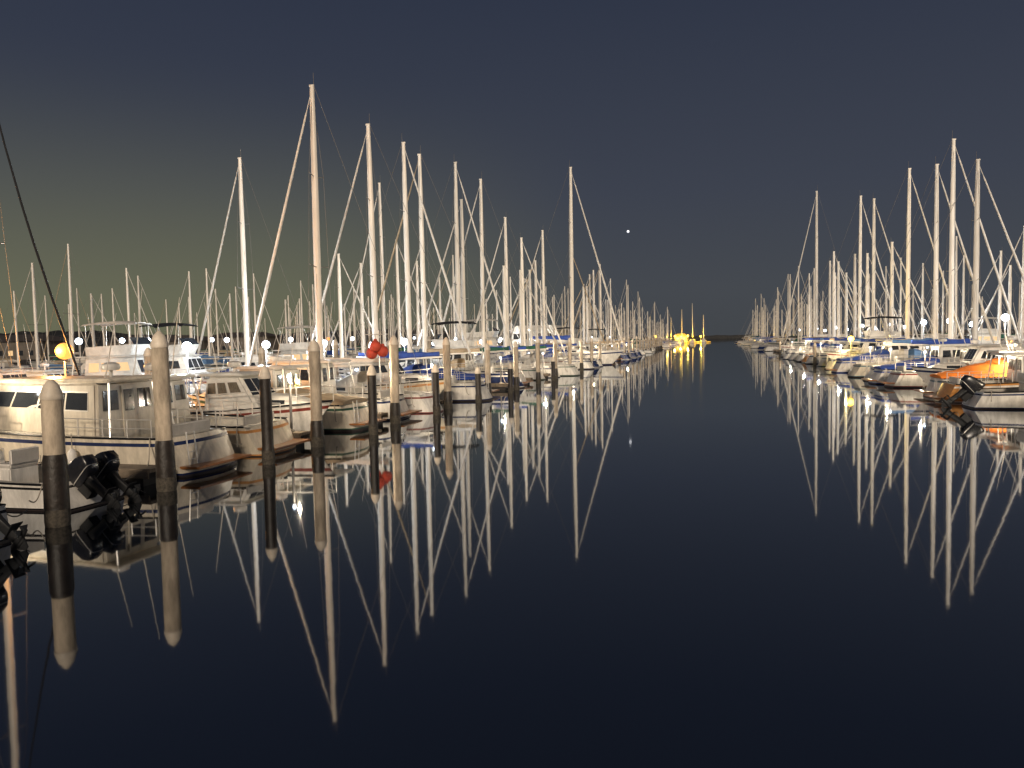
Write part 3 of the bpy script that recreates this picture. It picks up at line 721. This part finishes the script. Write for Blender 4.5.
lamp(-20.5,16.8,2.5,power=420,col=WC,r=.06,z0=.45,off=-.1,lab=FL)  # extra lamp put in to brighten the near west boats
for k,(s) in enumerate((37.2,44.6,54.05,61.3,68.6,83.1,97.6,112.2,130)):
    if k==2: s=52.1
    lamp(15.6 if s<50 else 13.0,s,2.3,power=440+k*45,col=WC,r=.06,z0=.45,off=-.05,offx=-.25,lab=FL)
lamp(24.8,73.2,2.6,LAMPO,700,(1,.6,.2),'dock_lamp','low dock lamp with lit amber globe',.2)
lamp(13.0,77.6,3.0,LAMPY,1500,(1,.7,.15),'dock_lamp','low dock lamp with lit yellow globe',.26,offx=-.5)

# pedestals + dock boxes
def ped_mesh():
    a=MB(); a.box(-.12,.12,-.1,.1,.5,1.45,GEL); a.hexa([(-.15,-.13,1.62),(.15,-.13,1.62),(.15,.13,1.62),(-.15,.13,1.62),(-.05,-.05,1.72),(.05,-.05,1.72),(.05,.05,1.72),(-.05,.05,1.72)],GEL)
    b=MB(); b.box(-.1,.1,-.08,.08,1.453,1.617,LAMPB); return a.build('power_pedestal',bevel=.01),b.build('pedestal_lamp')
PA,PBm=ped_mesh()
bx=MB(); bx.box(-.3,.3,-.55,.55,.5,.95,GEL); bx.hexa([(-.33,-.58,.955),(.33,-.58,.955),(.33,.58,.955),(-.33,.58,.955),(-.3,-.55,1.06),(.2,-.55,1.12),(.2,.55,1.12),(-.3,.55,1.06)],CAB); BXm=bx.build('dock_box',bevel=.02)
for k in range(0,18):
    F=16.6+7.25*k
    for sg in (-1,1):
        if sg>0 and k<4: continue
        o=add('power_pedestal',PA,(sg*26.3,F+.8,0),label='white dock power pedestal with small blue light',category='pedestal',group='power pedestals'); add('pedestal_lamp',PBm,parent=o)
        add('dock_box',BXm,(sg*26.4,F+2.2,0),label='white fibreglass dock storage box',category='dock box',group='dock boxes')

# red buoys hung on a davit
for i,(x,y,z) in enumerate(((-16.3,35.0,3.05),(-15.75,35.1,3.15),(-16.0,34.8,3.4))):
    b=MB(); r=.29; b.lathe([(0,-r)]+[(r*math.cos(a*pi/12),r*math.sin(a*pi/12)) for a in range(-5,5)]+[(.09,r*1.05),(.07,r*1.3),(0,r*1.32)],18,REDB)
    b.tube((0,0,r*1.25),(0,0,r*1.9),.015,None,5,ROPE)
    add('inflatable_buoy',b.build('inflatable_buoy',ang=60),(x,y,z),label='round red inflatable buoy hung on davit pole',category='buoy',group='red buoys')
b=MB(); b.tube((-16.0,35.3,.3),(-16.0,35.2,4.2),.035,None,8,STEEL); b.tube((-16.6,35.0,4.0),(-15.4,35.0,4.0),.025,None,6,STEEL)
add('davit',b.build('davit'),label='thin steel davit pole holding red buoys',category='davit')

# ------------------------------------------------------------------ fuel dock at the far end with yellow light
pier_y=405
mb=MB(); mb.box(-32,1,pier_y-1.5,pier_y+3,.3,.6,PLANK); mb.box(-32,1,pier_y-1.4,pier_y+2.9,-.3,.295,FLOAT)
add('fuel_dock',mb.build('fuel_dock'),label='wooden cross dock lit yellow at channel end',category='dock')
mb=MB(); mb.box(-17,-11,pier_y+.2,pier_y+2.8,.6,3.4,WALLM); o=add('fuel_station',mb.build('fuel_station'),label='small dockside hut with pitched roof under yellow lamps',category='building')
mb=MB(); mb.hexa([(-17.4,pier_y-.2,3.4),(-10.6,pier_y-.2,3.4),(-10.6,pier_y+3,3.4),(-17.4,pier_y+3,3.4),(-16,pier_y+1.3,4.9),(-12,pier_y+1.3,4.9),(-12,pier_y+1.6,4.9),(-16,pier_y+1.6,4.9)],ROOFM); add('roof',mb.build('roof'),parent=o)
for x in (-16.3,-13.4):
    mb=MB(); mb.box(x,x+1.5,pier_y+.17,pier_y+.196,1.7,2.9,GLASSW); add('window',mb.build('window'),parent=o)
for i,x in enumerate((-27,-21,-17,-14,-10.5,-4)):
    lamp(x,pier_y-1.2,3.6-.4*(i%2),LAMPY,16000,(1,.60,.05),'dock_lamp','dock lamp post with lit yellow globe',.42,light=True,off=-3)
for x,ht in ((-29,14),(-24,11),(-18.6,13),(-13.2,17),(-8,20),(-2.5,14)):
    o=add('sailboat',SIMP[(0,3,5)[R.randrange(3)]],(x,pier_y-9,0),pi/2+R.uniform(-.05,.05),label='white yacht lit yellow beside the cross dock',category='sailboat',group=GRP); o.scale=(.9,.9,ht/HT)
# long white boat shed behind the masts
mb=MB(); mb.box(-62,-47,238,262,.55,6.4,WALLW); mb.box(-63,-46,237,263,-.3,.55,FLOAT); o=add('boat_shed',mb.build('boat_shed',bevel=.02),label='long white floating boat shed with lit walls',category='building')
mb=MB(); mb.hexa([(-62.6,237.4,6.4),(-46.4,237.4,6.4),(-46.4,262.6,6.4),(-62.6,262.6,6.4),(-60,239,8),(-49,239,8),(-49,261,8),(-60,261,8)],WALLW); add('roof',mb.build('roof',False),parent=o)
for i in range(4):
    mb=MB(); mb.box(-61+3.6*i,-58.8+3.6*i,237.96,237.997,3.6,5.4,GLASS); add('window',mb.build('window'),parent=o)
lamp(-54,231,6.5,LAMPW,9000,(1,.95,.85),'dock_lamp','tall lamp post added to light the boat shed',.3,z0=-.3)  # lamp added in front of the shed to light its wall

# ------------------------------------------------------------------ setting
wm=bpy.data.materials.new('harbour_water'); wm.use_nodes=True; nt=wm.node_tree; N=nt.nodes; Lk=nt.links; N.clear()
out=N.new('ShaderNodeOutputMaterial'); mix=N.new('ShaderNodeMixShader'); gl=N.new('ShaderNodeBsdfGlossy'); df=N.new('ShaderNodeBsdfDiffuse')
gl.inputs['Color'].default_value=(.82,.85,.89,1); gl.inputs['Roughness'].default_value=.035; df.inputs['Color'].default_value=(.0010,.0018,.0032,1)
fr=N.new('ShaderNodeFresnel'); fr.inputs['IOR'].default_value=1.34
mr=N.new('ShaderNodeMapRange'); mr.inputs[1].default_value=0.02; mr.inputs[2].default_value=.55; mr.inputs[3].default_value=.21; mr.inputs[4].default_value=.88
Lk.new(fr.outputs[0],mr.inputs[0]); Lk.new(mr.outputs[0],mix.inputs[0]); Lk.new(df.outputs[0],mix.inputs[1]); Lk.new(gl.outputs[0],mix.inputs[2]); Lk.new(mix.outputs[0],out.inputs[0])
tc=N.new('ShaderNodeTexCoord'); n1=N.new('ShaderNodeTexNoise'); n1.inputs['Scale'].default_value=1.6; n1.inputs['Detail'].default_value=2
n2=N.new('ShaderNodeTexNoise'); n2.inputs['Scale'].default_value=.15; n2.inputs['Detail'].default_value=1
Lk.new(tc.outputs['Object'],n1.inputs['Vector']); Lk.new(tc.outputs['Object'],n2.inputs['Vector'])
b1=N.new('ShaderNodeBump'); b1.inputs['Strength'].default_value=1; b1.inputs['Distance'].default_value=.0006; Lk.new(n1.outputs[0],b1.inputs['Height'])
b2=N.new('ShaderNodeBump'); b2.inputs['Strength'].default_value=1; b2.inputs['Distance'].default_value=.002; Lk.new(n2.outputs[0],b2.inputs['Height']); Lk.new(b1.outputs[0],b2.inputs['Normal'])
Lk.new(b2.outputs[0],gl.inputs['Normal'])
mb=MB(); S=9000; mb.v=[(-S,-S,0),(S,-S,0),(S,S,0),(-S,S,0)]; mb.face((0,1,2,3),wm)
add('water',mb.build('water',False),kind='structure',label='calm dark harbour water')

def ridge(name,x0,x1,y,hf,mat,depth,n=120,kind='structure'):
    mb=MB(); rr=random.Random(3); rings=[]
    for i in range(n+1):
        x=x0+(x1-x0)*i/n; h=hf(i/n)*(1+rr.uniform(-.12,.12))
        rings.append([(x,y-depth/2,-1),(x,y-depth*.2,h*.7),(x,y,h),(x,y+depth*.3,h*.6),(x,y+depth/2,-1)])
    mb.loft(rings,mat,cap=True); add(name,mb.build(name,False),kind='structure')
ridge('breakwater',-500,700,820,lambda f:3.5,ROCK,14,260)
ridge('hills',-2600,-250,1500,lambda f:40*(1-f)**.7+12+7*math.sin(f*17),HILL,500,160)
mb=MB(); mb.hexa([(-700,0,-1),(-165,0,-1),(-165,330,-1),(-700,420,-1),(-700,0,.9),(-168,0,.9),(-168,330,.9),(-700,420,.9)],LAND); add('shore',mb.build('shore',False),kind='structure')
def building(x,y,w,d,h,lit):
    mb=MB(); mb.box(x-w/2,x+w/2,y-d/2,y+d/2,.9,.9+h,WALLM)
    o=add('harbour_building',mb.build('harbour_building',bevel=.02),label='low harbour building with hip roof and windows',category='building',group='harbour buildings')
    mb=MB(); e=.6; z=.9+h; mb.hexa([(x-w/2-e,y-d/2-e,z),(x+w/2+e,y-d/2-e,z),(x+w/2+e,y+d/2+e,z),(x-w/2-e,y+d/2+e,z),(x-w/2+d*.4,y-.2,z+2),(x+w/2-d*.4,y-.2,z+2),(x+w/2-d*.4,y+.2,z+2),(x-w/2+d*.4,y+.2,z+2)],ROOFM); add('roof',mb.build('roof',False),parent=o)
    for i in range(int(w/3.5)):
        a=x-w/2+1+i*3.5
        mb=MB(); mb.box(a,a+1.6,y-d/2-.03,y-d/2-.003,2,3.4,GLASSW if (i*7)%3==lit else GLASS); add('window',mb.build('window'),parent=o)
for x,y,w,d,h,l in ((-185,120,30,12,3.5,0),(-190,175,26,12,5,1),(-180,220,34,12,4.5,2),(-185,275,28,12,6,0)): building(x,y,w,d,h,l)

# star above the channel
mb=MB(); r=9; mb.lathe([(0,-r),(r*.7,-r*.7),(r,0),(r*.7,r*.7),(0,r)],12,STARM)
add('star',mb.build('star',ang=180),(-505,5029,690),label='single bright star low over the marina',category='star')

# ------------------------------------------------------------------ world
w=bpy.data.worlds.new('World'); scene.world=w; w.use_nodes=True; nt=w.node_tree; N=nt.nodes; Lk=nt.links
bg=N['Background']
tc=N.new('ShaderNodeTexCoord'); nm=N.new('ShaderNodeVectorMath'); nm.operation='NORMALIZE'; Lk.new(tc.outputs['Generated'],nm.inputs[0])
sp=N.new('ShaderNodeSeparateXYZ'); Lk.new(nm.outputs[0],sp.inputs[0])
cr=N.new('ShaderNodeValToRGB'); Lk.new(sp.outputs['Z'],cr.inputs[0])
E=cr.color_ramp.elements; E[0].position=0; E[0].color=(.056,.062,.070,1); E[1].position=1; E[1].color=(.012,.016,.032,1)
for p,c in ((.06,(.060,.067,.078,1)),(.18,(.047,.055,.077,1)),(.42,(.027,.035,.060,1))):
    e=E.new(p); e.color=c
dt=N.new('ShaderNodeVectorMath'); dt.operation='DOT_PRODUCT'; Lk.new(nm.outputs[0],dt.inputs[0]); dt.inputs[1].default_value=Vector((-.72,.70,0)).normalized()
g1=N.new('ShaderNodeMapRange'); g1.interpolation_type='SMOOTHSTEP'; g1.inputs[1].default_value=.76; g1.inputs[2].default_value=1.0; g1.inputs[3].default_value=0; g1.inputs[4].default_value=1; Lk.new(dt.outputs['Value'],g1.inputs[0])
g2=N.new('ShaderNodeMapRange'); g2.interpolation_type='SMOOTHSTEP'; g2.inputs[1].default_value=0; g2.inputs[2].default_value=.34; g2.inputs[3].default_value=1; g2.inputs[4].default_value=0; Lk.new(sp.outputs['Z'],g2.inputs[0])
gm=N.new('ShaderNodeMath'); gm.operation='MULTIPLY'; Lk.new(g1.outputs[0],gm.inputs[0]); Lk.new(g2.outputs[0],gm.inputs[1])
vs=N.new('ShaderNodeVectorMath'); vs.operation='SCALE'; vs.inputs[0].default_value=(.082,.078,.014); Lk.new(gm.outputs[0],vs.inputs['Scale'])
ad=N.new('ShaderNodeVectorMath'); ad.operation='ADD'; Lk.new(cr.outputs[0],ad.inputs[0]); Lk.new(vs.outputs[0],ad.inputs[1])
Lk.new(ad.outputs[0],bg.inputs['Color']); bg.inputs['Strength'].default_value=1

sd=bpy.data.lights.new('flood_sun','SUN'); sd.energy=2.6; sd.angle=math.radians(8); sd.color=(1,.83,.64)
so=bpy.data.objects.new('flood_sun',sd); COL.objects.link(so)
so.rotation_euler=Vector((-.24,.88,-.38)).to_track_quat('-Z','Y').to_euler()

# ------------------------------------------------------------------ camera
cd=bpy.data.cameras.new('camera'); cam=bpy.data.objects.new('camera',cd); COL.objects.link(cam)
cd.sensor_width=36; cd.lens=26.7; cd.clip_end=20000; cd.clip_start=.1
mat=Matrix.Rotation(math.radians(14.57),4,'Z')@Matrix.Rotation(math.radians(90-3.35),4,'X')@Matrix.Rotation(math.radians(-1.2),4,'Z')
cam.matrix_world=Matrix.Translation((0,0,3.6))@mat
scene.camera=cam
